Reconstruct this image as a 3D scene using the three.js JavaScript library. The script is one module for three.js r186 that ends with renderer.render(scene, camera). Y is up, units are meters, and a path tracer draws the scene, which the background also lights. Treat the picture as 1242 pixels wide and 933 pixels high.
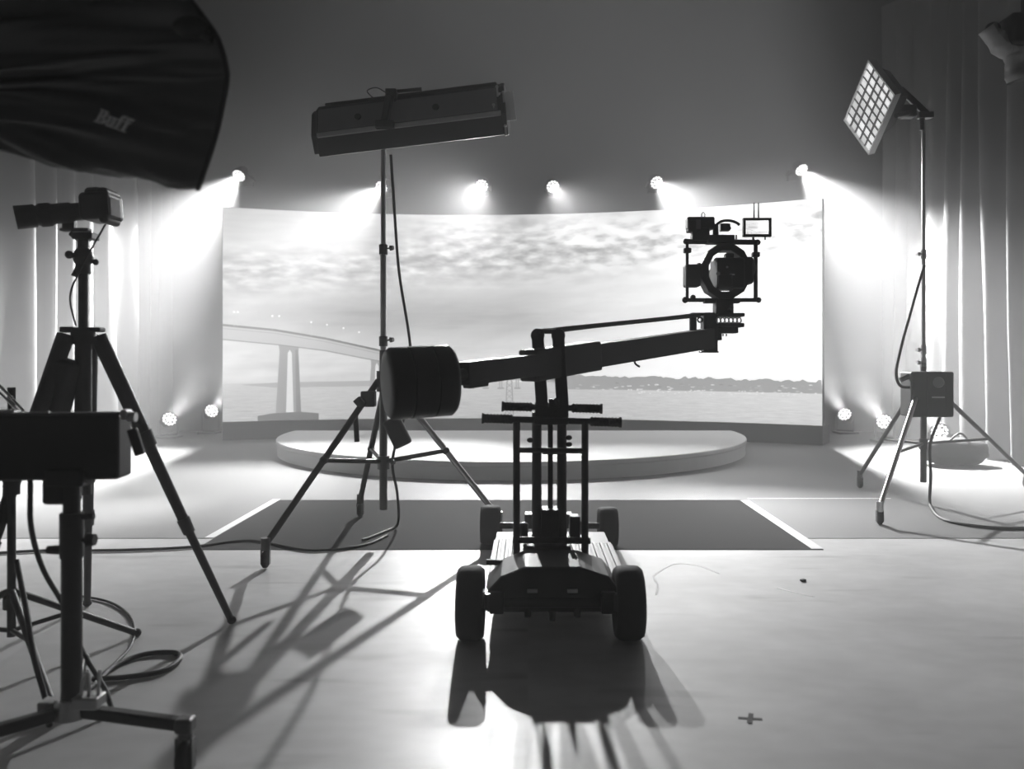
import * as THREE from 'three';
import { RoundedBoxGeometry } from 'three/addons/geometries/RoundedBoxGeometry.js';
import { mergeGeometries } from 'three/addons/utils/BufferGeometryUtils.js';
import { ImprovedNoise } from 'three/addons/math/ImprovedNoise.js';
import { TextGeometry } from 'three/addons/geometries/TextGeometry.js';
import { FontLoader } from 'three/addons/loaders/FontLoader.js';
import { RectAreaLightUniformsLib } from 'three/addons/lights/RectAreaLightUniformsLib.js';

// ---------------------------------------------------------------- camera, haze, exposure
const FOCAL = 1000, CX = 640, CY = 432, EYE = 1.2;            // pixels of the 1242 x 933 frame, metres
const scene = new THREE.Scene();
const renderer = new THREE.WebGLRenderer({ antialias: true });
renderer.toneMapping = THREE.LinearToneMapping;
renderer.toneMappingExposure = 1.0;
renderer.shadowMap.enabled = true;
RectAreaLightUniformsLib.init();
scene.background = new THREE.Color(0x000000);
scene.fog = new THREE.FogExp2(0xffffff, 0.031);               // stage haze fills the room

const camera = new THREE.PerspectiveCamera(2 * Math.atan(466.5 / FOCAL) * 180 / Math.PI, 1242 / 933, 0.05, 60);
camera.position.set(0, EYE, 0);
camera.lookAt(0, EYE, -10);
camera.setViewOffset(1242, 933, 621 - CX, 466.5 - CY, 1242, 933);
camera.focus = 5.6;
camera.userData.fStop = 2.2;

// ---------------------------------------------------------------- helpers
const V = (x, y, z) => new THREE.Vector3(x, y, z);
const at = (px, py, depth) => V((px - CX) * depth / FOCAL, EYE - (py - CY) * depth / FOCAL, -depth);   // pixel + distance
const onFloor = (px, py, lift = 0) => at(px, py, (EYE - lift) * FOCAL / (py - CY));
let seed = 7;
const rnd = () => { seed = (seed * 1664525 + 1013904223) >>> 0; return seed / 4294967296; };
const perlin = new ImprovedNoise();
const fbm = (x, y, z, n = 4) => { let s = 0, a = 0.5; for (let i = 0; i < n; i++, a *= 0.5, x *= 2.03, y *= 2.03, z *= 2.03) s += a * perlin.noise(x, y, z); return s; };

const taken = new Map();
const numbered = (name) => { const n = taken.get(name) ?? 0; taken.set(name, n + 1); return n ? `${name}_${String(n).padStart(3, '0')}` : name; };
const plain = (g) => {
  const o = g.index ? g.toNonIndexed() : g;
  for (const k of Object.keys(o.attributes)) if (!['position', 'normal', 'uv'].includes(k)) o.deleteAttribute(k);
  if (!o.attributes.normal) o.computeVertexNormals();
  if (!o.attributes.uv) o.setAttribute('uv', new THREE.BufferAttribute(new Float32Array(o.attributes.position.count * 2), 2));
  return o;
};
function mesh(name, geometries, material, parent, root) {
  const list = [].concat(geometries).map(plain);
  const g = list.length > 1 ? mergeGeometries(list) : list[0];
  if (root) g.translate(-root.position.x, -root.position.y, -root.position.z);
  const m = new THREE.Mesh(g, material);
  m.name = parent === scene ? numbered(name) : name;
  m.castShadow = m.receiveShadow = true;
  parent.add(m);
  return m;
}
const tag = (o, label, category, group) => { Object.assign(o.userData, { label, category }); if (group) o.userData.group = group; return o; };
const structure = (name, geometries, material, label, category) => { const m = mesh(name, geometries, material, scene); m.userData.kind = 'structure'; if (label) tag(m, label, category); return m; };
function thing(name, label, category, base, group) {         // a Group at the thing's base; part() takes world coordinates
  const o = new THREE.Group();
  o.name = numbered(name);
  o.position.copy(base);
  scene.add(o);
  tag(o, label, category, group);
  o.part = (n, geometries, material, under = o, label2) => { const m = mesh(n, geometries, material, under, o); if (label2) m.userData.label = label2; return m; };
  return o;
}
const basis = (dir, up = V(0, 1, 0)) => {                    // quaternion that turns +y to dir and keeps +z near up
  const y = dir.clone().normalize(), z0 = Math.abs(y.dot(up)) > 0.98 ? V(1, 0, 0.01) : up.clone();
  const x = new THREE.Vector3().crossVectors(y, z0).normalize(), z = new THREE.Vector3().crossVectors(x, y).normalize();
  return new THREE.Quaternion().setFromRotationMatrix(new THREE.Matrix4().makeBasis(x, y, z));
};
const place = (g, pos, q) => { if (q) g.applyQuaternion(q); g.translate(pos.x, pos.y, pos.z); return g; };
const rod = (a, b, r, r2 = r, seg = 14) => place(new THREE.CylinderGeometry(r2, r, a.distanceTo(b), seg), a.clone().lerp(b, 0.5), basis(b.clone().sub(a)));
const ball = (p, r, sx = 1, sy = 1, sz = 1) => place(new THREE.SphereGeometry(r, 18, 12).scale(sx, sy, sz), p);
const block = (p, w, h, d, bevel = 0.006, q) => place(new RoundedBoxGeometry(w, h, d, 2, Math.min(bevel, w / 2.1, h / 2.1, d / 2.1)), p, q);
const beam = (a, b, w, h, bevel = 0.005) => place(new RoundedBoxGeometry(w, a.distanceTo(b), h, 2, Math.min(bevel, w / 2.1, h / 2.1)), a.clone().lerp(b, 0.5), basis(b.clone().sub(a)));
const spin = (profile, p, dir, seg = 28) => place(new THREE.LatheGeometry(profile.map(([r, y]) => new THREE.Vector2(r, y)), seg), p, basis(dir));
const wire = (points, r, n = 60) => {                          // a cable; it never sags into the floor
  const pts = new THREE.CatmullRomCurve3(points).getSpacedPoints(n);
  for (const p of pts) p.y = Math.max(p.y, r * 0.8 + 0.003);
  return new THREE.TubeGeometry(new THREE.CatmullRomCurve3(pts), n, r, 7);
};
const box = (x0, x1, y0, y1, z0, z1) => new THREE.BoxGeometry(x1 - x0, y1 - y0, z1 - z0).translate((x0 + x1) / 2, (y0 + y1) / 2, (z0 + z1) / 2);
const turnY = (a) => new THREE.Quaternion().setFromAxisAngle(V(0, 1, 0), a);

function dataMap(w, h, f, srgb = true) {
  const d = new Uint8Array(w * h * 4);
  for (let y = 0; y < h; y++) for (let x = 0; x < w; x++) { const v = Math.max(0, Math.min(255, 255 * f(x / w, y / h))) | 0, o = (y * w + x) * 4; d[o] = d[o + 1] = d[o + 2] = v; d[o + 3] = 255; }
  const t = new THREE.DataTexture(d, w, h);
  t.magFilter = THREE.LinearFilter; t.minFilter = THREE.LinearMipmapLinearFilter; t.wrapS = t.wrapT = THREE.RepeatWrapping;
  if (srgb) t.colorSpace = THREE.SRGBColorSpace;
  t.needsUpdate = true;
  return t;
}
const grey = (v) => new THREE.Color().setRGB(v, v, v);
const mat = (v, roughness = 0.6, metalness = 0, more = {}) => new THREE.MeshStandardMaterial({ color: grey(v), roughness, metalness, ...more });
const physical = (v, roughness, metalness, more) => new THREE.MeshPhysicalMaterial({ color: grey(v), roughness, metalness, ...more });

const font = await new FontLoader().loadAsync('fonts/droid/droid_serif_bold.typeface.json');

// ---------------------------------------------------------------- materials
const concreteTone = dataMap(1024, 1024, (u, v) => {
  const x = u * 12, y = v * 12;
  let t = 0.71 + 0.10 * fbm(x * 0.35, y * 0.35, 1) + 0.10 * fbm(x * 1.7, y * 2.6, 4) + 0.05 * fbm(x * 9, y * 14, 9, 2);
  const scuff = fbm(x * 1.2, y * 7, 21, 3);
  if (scuff > 0.22) t -= 0.10 * (scuff - 0.22) / 0.2;
  return t;
});
const concreteRough = dataMap(512, 512, (u, v) => 0.47 + 0.16 * fbm(u * 7, v * 9, 3) + 0.06 * fbm(u * 40, v * 60, 8, 2), false);
for (const t of [concreteTone, concreteRough]) t.repeat.set(1 / 12, 1 / 12);
const M = {
  concrete: new THREE.MeshStandardMaterial({ color: grey(1.0), map: concreteTone, roughness: 1, roughnessMap: concreteRough }),
  carpet: mat(0.12, 0.6, 0, { bumpMap: dataMap(256, 256, (u, v) => 0.5 + 0.5 * fbm(u * 60, v * 60, 2, 2), false), bumpScale: 0.001 }),
  mat: physical(0.022, 0.9, 0, { specularIntensity: 0.3 }),
  tape: mat(0.75, 0.6),
  wall: mat(0.08, 0.9),
  ceiling: mat(0.04, 0.95),
  drape: mat(0.13, 0.9),
  blackDrape: mat(0.012, 0.95),
  stage: mat(0.55, 0.5),
  black: mat(0.012, 0.55),
  blackGloss: mat(0.010, 0.5),
  rubber: mat(0.014, 0.8),
  blackFabric: mat(0.02, 0.75),
  chrome: mat(0.55, 0.28, 1),
  darkChrome: mat(0.12, 0.35, 1),
  darkMetal: mat(0.05, 0.4, 0.6),
  deck: mat(0.22, 0.6, 0.2),
  cable: mat(0.015, 0.6),
  glass: mat(0.02, 0.08),
  displayGlass: mat(0.25, 0.15),
  stripBody: mat(0.012, 0.6),
  stripPanel: mat(0.16, 0.5, 0.3),
  stripRidge: mat(0.45, 0.4, 0.4),
  softFabric: mat(0.085, 0.5),
  wrap: mat(0.30, 0.85),
  cells: [0.8, 1.0, 1.2].map((v) => mat(0.6, 0.35, 0, { emissive: grey(1), emissiveIntensity: 0.75 * v })),
};

// ---------------------------------------------------------------- room
const XL = -6.0, XR = 6.0, ZB = -13.15, ZF = 3.2, TOP = 7.6;
const uvMetres = (g) => { const p = g.attributes.position, u = g.attributes.uv; for (let i = 0; i < p.count; i++) u.setXY(i, p.getX(i), p.getZ(i)); return g; };
const floorGeometry = uvMetres(box(XL - 0.2, XR + 0.2, -0.2, 0, ZB - 0.2, ZF + 0.2));
structure('floor', floorGeometry, M.concrete, 'pale scuffed concrete studio floor', 'floor');
structure('wall_back', box(XL, XR, 0, TOP, ZB - 0.2, ZB), M.wall);
structure('wall_left', box(XL - 0.2, XL, 0, TOP, ZB - 0.2, ZF + 0.2), M.wall);
structure('wall_right', box(XR, XR + 0.2, 0, TOP, ZB - 0.2, ZF + 0.2), M.wall);
structure('wall_front', box(XL, XR, 0, TOP, ZF, ZF + 0.2), M.wall);
structure('ceiling', box(XL - 0.2, XR + 0.2, TOP, TOP + 0.2, ZB - 0.2, ZF + 0.2), M.ceiling);

// grey stage carpet with a notch that takes the dark mat
const MAT = { x0: -2.06, x1: 1.83, near: 5.10, far: 6.86 };
{
  const s = new THREE.Shape([[XL + 0.01, 5.42], [MAT.x0, 5.42], [MAT.x0, MAT.far], [MAT.x1, MAT.far], [MAT.x1, 5.42], [XR - 0.01, 5.42], [XR - 0.01, 13.1], [XL + 0.01, 13.1]].map(([x, d]) => new THREE.Vector2(x, d)));
  const g = new THREE.ExtrudeGeometry(s, { depth: 0.003, bevelEnabled: false });
  g.rotateX(-Math.PI / 2);
  tag(mesh('stage_carpet', g, M.carpet, scene), 'grey vinyl stage covering laid between the concrete and the screen', 'carpet');
  tag(mesh('floor_mat', box(MAT.x0, MAT.x1, 0, 0.003, -MAT.far, -MAT.near), M.mat, scene), 'dark rectangular mat between the two white tape lines', 'mat');
  const strip = (a, b, w) => { const d = b.clone().sub(a), n = V(-d.z, 0, d.x).normalize().multiplyScalar(w / 2), g2 = new THREE.ExtrudeGeometry(new THREE.Shape([a.clone().add(n), b.clone().add(n), b.clone().sub(n), a.clone().sub(n)].map((p) => new THREE.Vector2(p.x, -p.z))), { depth: 0.001, bevelEnabled: false }); g2.rotateX(-Math.PI / 2); g2.translate(0, 0.003, 0); return g2; };
  tag(mesh('tape_line', strip(V(1.80, 0, -5.12), V(1.80, 0, -6.84), 0.075), M.tape, scene), 'white tape line along the mat edge nearer the wheeled lamp stand with the ballast box', 'tape');
  tag(mesh('tape_line', strip(V(-2.10, 0, -5.44), V(-2.10, 0, -6.90), 0.06), M.tape, scene), 'white tape line along the mat edge nearer the tripod with the long lens', 'tape');
  tag(mesh('tape_line', strip(V(1.85, 0, -6.93), V(3.05, 0, -6.93), 0.03), M.tape, scene), 'thin white tape line running sideways from the mat corner', 'tape');
}

// ---------------------------------------------------------------- LED screen
const circle = (() => {
  const [a, b, c] = [[-4.31, 11.65], [-0.2, 12.3], [3.93, 11.0]];
  const d = 2 * (a[0] * (b[1] - c[1]) + b[0] * (c[1] - a[1]) + c[0] * (a[1] - b[1])), q = (p) => p[0] ** 2 + p[1] ** 2;
  const ux = (q(a) * (b[1] - c[1]) + q(b) * (c[1] - a[1]) + q(c) * (a[1] - b[1])) / d, uy = (q(a) * (c[0] - b[0]) + q(b) * (a[0] - c[0]) + q(c) * (b[0] - a[0])) / d;
  return { x: ux, y: uy, r: Math.hypot(a[0] - ux, a[1] - uy), a0: Math.atan2(a[1] - uy, a[0] - ux), a1: Math.atan2(c[1] - uy, c[0] - ux) };
})();
const arcPoint = (t, off = 0) => { const a = circle.a0 + (circle.a1 - circle.a0) * t, r = circle.r + off; return [circle.x + r * Math.cos(a), circle.y + r * Math.sin(a)]; };
const SCREEN = { y0: 0.27, y1: 3.31 };
function arcWall(y0, y1, off0, off1, front) {               // curved slab between two radii; front: only the picture face
  const n = 48, pos = [], uv = [], idx = [];
  const quad = (A, B, C, D, U) => { const k = pos.length / 3; for (const p of [A, B, C, D]) pos.push(...p); for (const p of U) uv.push(...p); idx.push(k, k + 1, k + 2, k, k + 2, k + 3); };
  for (let i = 0; i < n; i++) {
    const t0 = i / n, t1 = (i + 1) / n, [x0, d0] = arcPoint(t0, off0), [x1, d1] = arcPoint(t1, off0), [X0, D0] = arcPoint(t0, off1), [X1, D1] = arcPoint(t1, off1);
    quad([x0, y0, -d0], [x1, y0, -d1], [x1, y1, -d1], [x0, y1, -d0], [[t0, 0], [t1, 0], [t1, 1], [t0, 1]]);
    if (front) continue;
    quad([X1, y0, -D1], [X0, y0, -D0], [X0, y1, -D0], [X1, y1, -D1], [[t0, 0], [t1, 0], [t1, 1], [t0, 1]]);
    quad([x0, y1, -d0], [x1, y1, -d1], [X1, y1, -D1], [X0, y1, -D0], [[t0, 0], [t1, 0], [t1, 1], [t0, 1]]);
    quad([X0, y0, -D0], [X1, y0, -D1], [x1, y0, -d1], [x0, y0, -d0], [[t0, 0], [t1, 0], [t1, 1], [t0, 1]]);
    if (i === 0) quad([X0, y0, -D0], [x0, y0, -d0], [x0, y1, -d0], [X0, y1, -D0], [[0, 0], [1, 0], [1, 1], [0, 1]]);
    if (i === n - 1) quad([x1, y0, -d1], [X1, y0, -D1], [X1, y1, -D1], [x1, y1, -d1], [[0, 0], [1, 0], [1, 1], [0, 1]]);
  }
  const g = new THREE.BufferGeometry();
  g.setAttribute('position', new THREE.Float32BufferAttribute(pos, 3)); g.setAttribute('uv', new THREE.Float32BufferAttribute(uv, 2)); g.setIndex(idx);
  g.computeVertexNormals();
  return g;
}
function screenPicture() {                                   // what the screen shows: a bay, a bridge, a cloudy sky
  const W = 2048, H = 728, c = document.createElement('canvas');
  c.width = W; c.height = H;
  const k = c.getContext('2d'), im = k.createImageData(W, H), X = (px) => (px - 270) / 727 * W, Y = (py) => (py - 256) / 256 * H;
  const smooth = (a, b, x) => { const t = Math.max(0, Math.min(1, (x - a) / (b - a))); return t * t * (3 - 2 * t); };
  for (let j = 0; j < H; j++) for (let i = 0; i < W; i++) {
    const px = 270 + i / W * 727, py = 256 + j / H * 256, horizon = 466;
    let v;
    if (py < horizon) {
      v = 0.75 + 0.19 * smooth(520, 940, px) + 0.05 * smooth(380, 440, py);
      const s = 1 + (py - 256) / 120, wx = px / 60 + 0.7 * fbm(px / 70, py / 40, 8), streak = fbm(wx * 0.55, py / 11, 3, 5), puff = fbm(px / 24, py / 9, 11, 5);
      const band = Math.exp(-(((py - 318 + (px - 520) * 0.06) / 24) ** 2)), low = Math.exp(-(((py - 385) / 26) ** 2)) * smooth(270, 420, px) * (1 - smooth(600, 760, px)), high = smooth(430, 560, px) * Math.exp(-(((py - 285) / 30) ** 2));
      v += (0.42 * puff) * (band * 0.9 + high * 0.8) - 0.16 * low * (0.6 + 1.4 * Math.max(0, streak + 0.1)) + 0.16 * streak * (0.5 + 0.5 * band) - 0.05 * band;
      v += 0.07 * fbm(px / 120 * s, py / 30, 17, 4);
      if (px > 640) v += 0.05 * smooth(640, 860, px) - 0.05 * Math.exp(-(((py - 300 - (px - 800) * -0.1) / 12) ** 2)) * (0.5 + fbm(px / 25, py / 8, 4));
    } else {
      const t = (py - horizon) / 46;
      v = 0.74 - 0.05 * t + 0.10 * smooth(600, 980, px) + 0.10 * fbm(px / 22, py / 1.6, 6, 4) * (0.4 + t) + 0.05 * fbm(px / 5, py / 0.9, 2, 2);
    }
    const o = (j * W + i) * 4;
    im.data[o] = im.data[o + 1] = im.data[o + 2] = Math.max(0, Math.min(255, v * 255)); im.data[o + 3] = 255;
  }
  k.putImageData(im, 0, 0);
  const fill = (v, pts) => { k.fillStyle = `rgb(${v},${v},${v})`; k.beginPath(); pts.forEach(([a, b], i) => (i ? k.lineTo(X(a), Y(b)) : k.moveTo(X(a), Y(b)))); k.closePath(); k.fill(); };
  const line = (v, w, pts) => { k.strokeStyle = `rgb(${v},${v},${v})`; k.lineWidth = w; k.beginPath(); pts.forEach(([a, b], i) => (i ? k.lineTo(X(a), Y(b)) : k.moveTo(X(a), Y(b)))); k.stroke(); };
  fill(160, [[290, 468], [330, 466], [470, 464], [470, 471], [330, 472]]);                                  // far shore
  const sky = [[690, 475], [690, 458]];
  for (let x = 690; x <= 997; x += 3) sky.push([x, 458 + 3 * perlin.noise(x / 9, 0.3, 1) + 2 * perlin.noise(x / 2.3, 1.3, 4) + (x - 690) * 0.012]);
  sky.push([997, 476]);
  fill(150, sky);
  for (let i = 0; i < 70; i++) { const x = 700 + rnd() * 290, y = 466 + rnd() * 9, v = 120 + rnd() * 120 | 0; fill(v, [[x, y], [x + 2 + rnd() * 4, y], [x + 2 + rnd() * 4, y + 1.2], [x, y + 1.2]]); }
  for (let i = 0; i < 60; i++) { const x = 760 + rnd() * 230, y = 474 + rnd() * 5; fill(230, [[x, y], [x + 2, y], [x + 2, y + 1], [x, y + 1]]); }
  // bridge
  const deckTop = [[262, 396], [330, 402], [390, 412], [440, 423], [480, 432], [540, 446], [600, 457], [690, 464]], deckLow = [[262, 413], [335, 420], [390, 427], [440, 437], [480, 444], [540, 454], [600, 462], [690, 466]];
  for (const [x0, x1, y0, y1, g0, g1, tw] of [[334, 359, 418, 504, 345, 350, 1], [445, 463, 434, 490, 451, 455, 0.7]]) {
    fill(142, [[x0, y0], [x1, y0], [x1 - 1.5 * tw, y0 + 10], [x1 + 2 * tw, y1], [x0 - 3 * tw, y1], [x0 + 1.5 * tw, y0 + 10]]);
    fill(118, [[x1 - 5 * tw, y0 + 8], [x1 - 1.5 * tw, y0 + 8], [x1 + 2 * tw, y1], [x1 - 4 * tw, y1]]);
    fill(214, [[g0, y0 + 12], [(g0 + g1) / 2, y0 + 8], [g1, y0 + 12], [g1 + 2 * tw, y1], [g0 - 2 * tw, y1]]);
  }
  fill(96, [[310, 506], [328, 503], [360, 502], [382, 504], [382, 520], [310, 520]]);
  fill(178, [...deckTop, ...deckLow.slice().reverse()]);
  line(92, 7, deckTop); line(112, 3, deckLow); line(145, 2, deckTop.map(([a, b]) => [a, b + 4]));
  for (const [x, y] of [[283, 398], [287, 398], [327, 402], [335, 402], [373, 409], [392, 412], [412, 416], [431, 421]]) { line(186, 2, [[x, y], [x, y - 16]]); fill(252, [[x - 1, y - 18], [x + 1, y - 18], [x + 1, y - 16], [x - 1, y - 16]]); }
  for (const x of [572, 590, 609, 630]) { fill(150, [[x - 2, 463], [x - 0.6, 463], [x - 0.6, 473], [x - 2, 473]]); fill(150, [[x + 0.6, 463], [x + 2, 463], [x + 2, 473], [x + 0.6, 473]]); fill(140, [[x - 4, 473], [x + 4, 473], [x + 4, 475], [x - 4, 475]]); }
  for (const s of [-1, 1]) line(130, 3, [[620 + s * 2.5, 456], [620 + s * 5, 508]]);
  for (let y = 460; y < 506; y += 7) { line(130, 1.6, [[616, y], [624, y + 7]]); line(130, 1.6, [[624, y], [616, y + 7]]); }
  const t = new THREE.CanvasTexture(c);
  t.colorSpace = THREE.SRGBColorSpace; t.magFilter = THREE.LinearFilter;
  return t;
}
const picture = screenPicture();
{
  const [bx, bd] = arcPoint(0.5);
  const s = thing('led_screen', 'huge curved video screen showing a bay bridge under a bright cloudy sky', 'screen', V(bx, 0, -bd));
  s.part('screen_face', arcWall(SCREEN.y0, SCREEN.y1, 0, 0, true), new THREE.MeshStandardMaterial({ color: grey(0.02), roughness: 0.6, emissive: grey(1), emissiveMap: picture, emissiveIntensity: 1.28 }));
  s.part('cabinet', arcWall(SCREEN.y0 - 0.005, SCREEN.y1 + 0.005, 0.006, 0.14), M.black);
  s.part('plinth', arcWall(0.003, SCREEN.y0 - 0.01, 0.03, 0.5), M.black);
  for (let i = 0; i < 3; i++) {                              // the same light for renderers that need a lamp
    const [xa, da] = arcPoint(i / 3 + 0.01), [xb, db] = arcPoint((i + 1) / 3 - 0.01), l = new THREE.RectAreaLight(0xffffff, 0.35, Math.hypot(xb - xa, db - da), SCREEN.y1 - SCREEN.y0);
    const n = V(da - db, 0, -(xb - xa)).normalize(); if (n.z < 0) n.negate();
    l.name = 'screen_light';
    l.position.set((xa + xb) / 2, (SCREEN.y0 + SCREEN.y1) / 2, -(da + db) / 2).addScaledVector(n, 0.12);
    l.lookAt(l.position.clone().add(n));
    scene.add(l);
  }
}

// ---------------------------------------------------------------- lamps
const DOWN = V(0, -1, 0);
function parLamp(pos, target, power, half, soft, mount, label, group) {
  const dir = target.clone().sub(pos).normalize(), R = 0.115;
  const base = mount === 'wall' ? V(pos.x, pos.y, ZB) : V(pos.x, 0.003, pos.z);
  const t = thing('stage_lamp', label, 'lamp', base, group);
  const back = pos.clone().addScaledVector(dir, -0.05);
  t.part('housing', spin([[0, -0.17], [0.06, -0.17], [0.075, -0.14], [R - 0.015, -0.07], [R, 0], [R, 0.045], [R - 0.008, 0.045], [R - 0.008, 0.028], [0, 0.028]], back, dir, 24), M.black);
  const q = basis(dir), dots = [];
  const ring = (n, r) => { for (let i = 0; i < n; i++) { const a = i / n * Math.PI * 2 + r * 9; dots.push(place(new THREE.SphereGeometry(0.0165, 8, 6).scale(1, 0.5, 1), back.clone().add(V(Math.cos(a) * r, 0.032, Math.sin(a) * r).applyQuaternion(q)), q)); } };
  ring(1, 0); ring(6, 0.042); ring(12, 0.082);
  t.part('led_lenses', dots, new THREE.MeshStandardMaterial({ color: grey(0.5), emissive: grey(1), emissiveIntensity: 2.6, roughness: 0.4 }));
  const side = new THREE.Vector3().crossVectors(dir, V(0, 1, 0)).normalize(), yoke = [];
  const foot = mount === 'wall' ? V(pos.x, pos.y + 0.02, ZB + 0.05) : V(pos.x, 0.05, pos.z).addScaledVector(V(dir.x, 0, dir.z).normalize(), -0.06);
  for (const s of [-1, 1]) yoke.push(beam(back.clone().addScaledVector(side, s * (R + 0.012)), foot.clone().addScaledVector(side, s * (R + 0.012)), 0.012, 0.03, 0.003));
  yoke.push(beam(foot.clone().addScaledVector(side, -R - 0.015), foot.clone().addScaledVector(side, R + 0.015), 0.02, 0.03, 0.003));
  t.part('yoke', yoke, M.darkMetal);
  if (mount === 'wall') t.part('wall_bracket', block(V(pos.x, pos.y + 0.02, ZB + 0.028), 0.16, 0.16, 0.055), M.darkMetal);
  else t.part('floor_plate', block(V(foot.x, 0.019, foot.z), 0.3, 0.03, 0.3), M.darkMetal);
  const l = new THREE.SpotLight(0xffffff, power, 0, half * Math.PI / 180, soft, 2);
  l.name = 'stage_lamp_beam';
  l.position.copy(back).addScaledVector(dir, 0.10);
  l.target.position.copy(target);
  l.castShadow = true; l.shadow.radius = 3; l.shadow.mapSize.set(1024, 1024);
  scene.add(l, l.target);
}
const HUNG = 'lamps on the back wall above the screen', LOW = 'lamps on the floor beside the screen';
parLamp(at(289, 214, 12.65), at(150, 380, 10.2), 1400, 27, 1, 'wall', 'round stage lamp above the bridge end of the screen, beaming at the drape', HUNG);
parLamp(at(462, 228, 12.65), onFloor(60, 590), 640, 28, 1, 'wall', 'round stage lamp straight behind the pole of the strip light', HUNG);
parLamp(at(584, 226, 12.65), onFloor(300, 640), 330, 30, 1, 'wall', 'round stage lamp above the middle of the screen, next to the strip light', HUNG);
parLamp(at(671, 227, 12.65), onFloor(940, 640), 190, 24, 1, 'wall', 'round stage lamp above the middle of the screen, over the crane column', HUNG);
parLamp(at(797, 222, 12.65), onFloor(1210, 610), 620, 27, 1, 'wall', 'round stage lamp above the screen, next to the gimbal camera', HUNG);
parLamp(at(973, 207, 12.65), at(1120, 380, 10.4), 1600, 27, 1, 'wall', 'round stage lamp above the plain sky end of the screen', HUNG);
parLamp(at(257, 498, 12.7), at(480, 250, 8.6), 220, 15, 1, 'floor', 'round floor lamp close beside the bridge end of the screen', LOW);
parLamp(at(206, 508, 12.0), at(420, 250, 8.0), 220, 15, 1, 'floor', 'round floor lamp in front of the drape by the long lens tripod', LOW);
parLamp(at(1024, 502, 12.7), at(900, 300, 9.6), 330, 14, 1, 'floor', 'round floor lamp close beside the plain sky end of the screen', LOW);
parLamp(at(1072, 511, 11.4), at(940, 330, 8.4), 330, 14, 1, 'floor', 'round floor lamp beside the leg of the wheeled lamp stand', LOW);
parLamp(at(1139, 523, 9.9), at(1000, 300, 7.2), 260, 14, 1, 'floor', 'round floor lamp under the ballast box', LOW);

// ---------------------------------------------------------------- drapes
function drape(name, label, path, y0, y1, folds, depth, material, seedZ) {
  const n = folds * 12, rows = 14, pos = [], idx = [], uv = [], len = path[0].distanceTo(path[1]);
  const along = path[1].clone().sub(path[0]).normalize(), out = V(-along.z, 0, along.x);
  for (let j = 0; j <= rows; j++) for (let i = 0; i <= n; i++) {
    const t = i / n, h = j / rows, s = t * folds + 0.6 * perlin.noise(t * folds * 0.45, h * 0.8, seedZ);
    const w = depth * (0.55 + 0.5 * perlin.noise(t * folds * 0.3, seedZ, 2)) * Math.sin(s * Math.PI * 2) + 0.04 * perlin.noise(t * 20, h * 2, seedZ + 3);
    const p = path[0].clone().lerp(path[1], t).addScaledVector(out, w * (1 - 0.25 * h));
    pos.push(p.x, y0 + (y1 - y0) * h, p.z); uv.push(t * len, h * (y1 - y0));
    if (i < n && j < rows) { const a = j * (n + 1) + i; idx.push(a, a + 1, a + n + 2, a, a + n + 2, a + n + 1); }
  }
  const g = new THREE.BufferGeometry();
  g.setAttribute('position', new THREE.Float32BufferAttribute(pos, 3)); g.setAttribute('uv', new THREE.Float32BufferAttribute(uv, 2)); g.setIndex(idx); g.computeVertexNormals();
  material.side = THREE.DoubleSide;
  return tag(mesh(name, g, material, scene), label, 'drape');
}
drape('drape', 'long pleated grey drape behind the tripod with the long lens', [V(-5.6, 0, -12.9), V(-5.3, 0, -6.0)], 0.01, 6.6, 13, 0.17, M.drape, 1.3);
drape('drape', 'long pleated grey drape behind the wheeled lamp stand with the ballast box', [V(5.25, 0, -6.0), V(5.55, 0, -12.9)], 0.01, 6.6, 13, 0.17, M.drape, 5.7);

// ---------------------------------------------------------------- round stage
{
  const pts = [], cx = -0.2, cd = 10.9, R = 2.98, chord = 11.22, a0 = Math.asin((chord - cd) / R);
  for (let i = 0; i <= 64; i++) { const a = Math.PI - a0 + (i / 64) * (Math.PI + 2 * a0); pts.push(new THREE.Vector2(cx + R * Math.cos(a), cd + R * Math.sin(a))); }
  const s = new THREE.Shape(pts);
  const top = new THREE.ExtrudeGeometry(s, { depth: 0.03, bevelEnabled: true, bevelSize: 0.012, bevelThickness: 0.012, bevelSegments: 2 }).rotateX(-Math.PI / 2).translate(0, 0.145, 0);
  const low = new THREE.ExtrudeGeometry(s, { depth: 0.13, bevelEnabled: false }).rotateX(-Math.PI / 2).translate(0, 0.003, 0);
  const st = thing('round_stage', 'low white semicircular stage platform in front of the video screen', 'stage', V(cx, 0.003, -cd));
  st.part('platform_top', top, M.stage);
  st.part('riser', low, M.stage);
}
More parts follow.
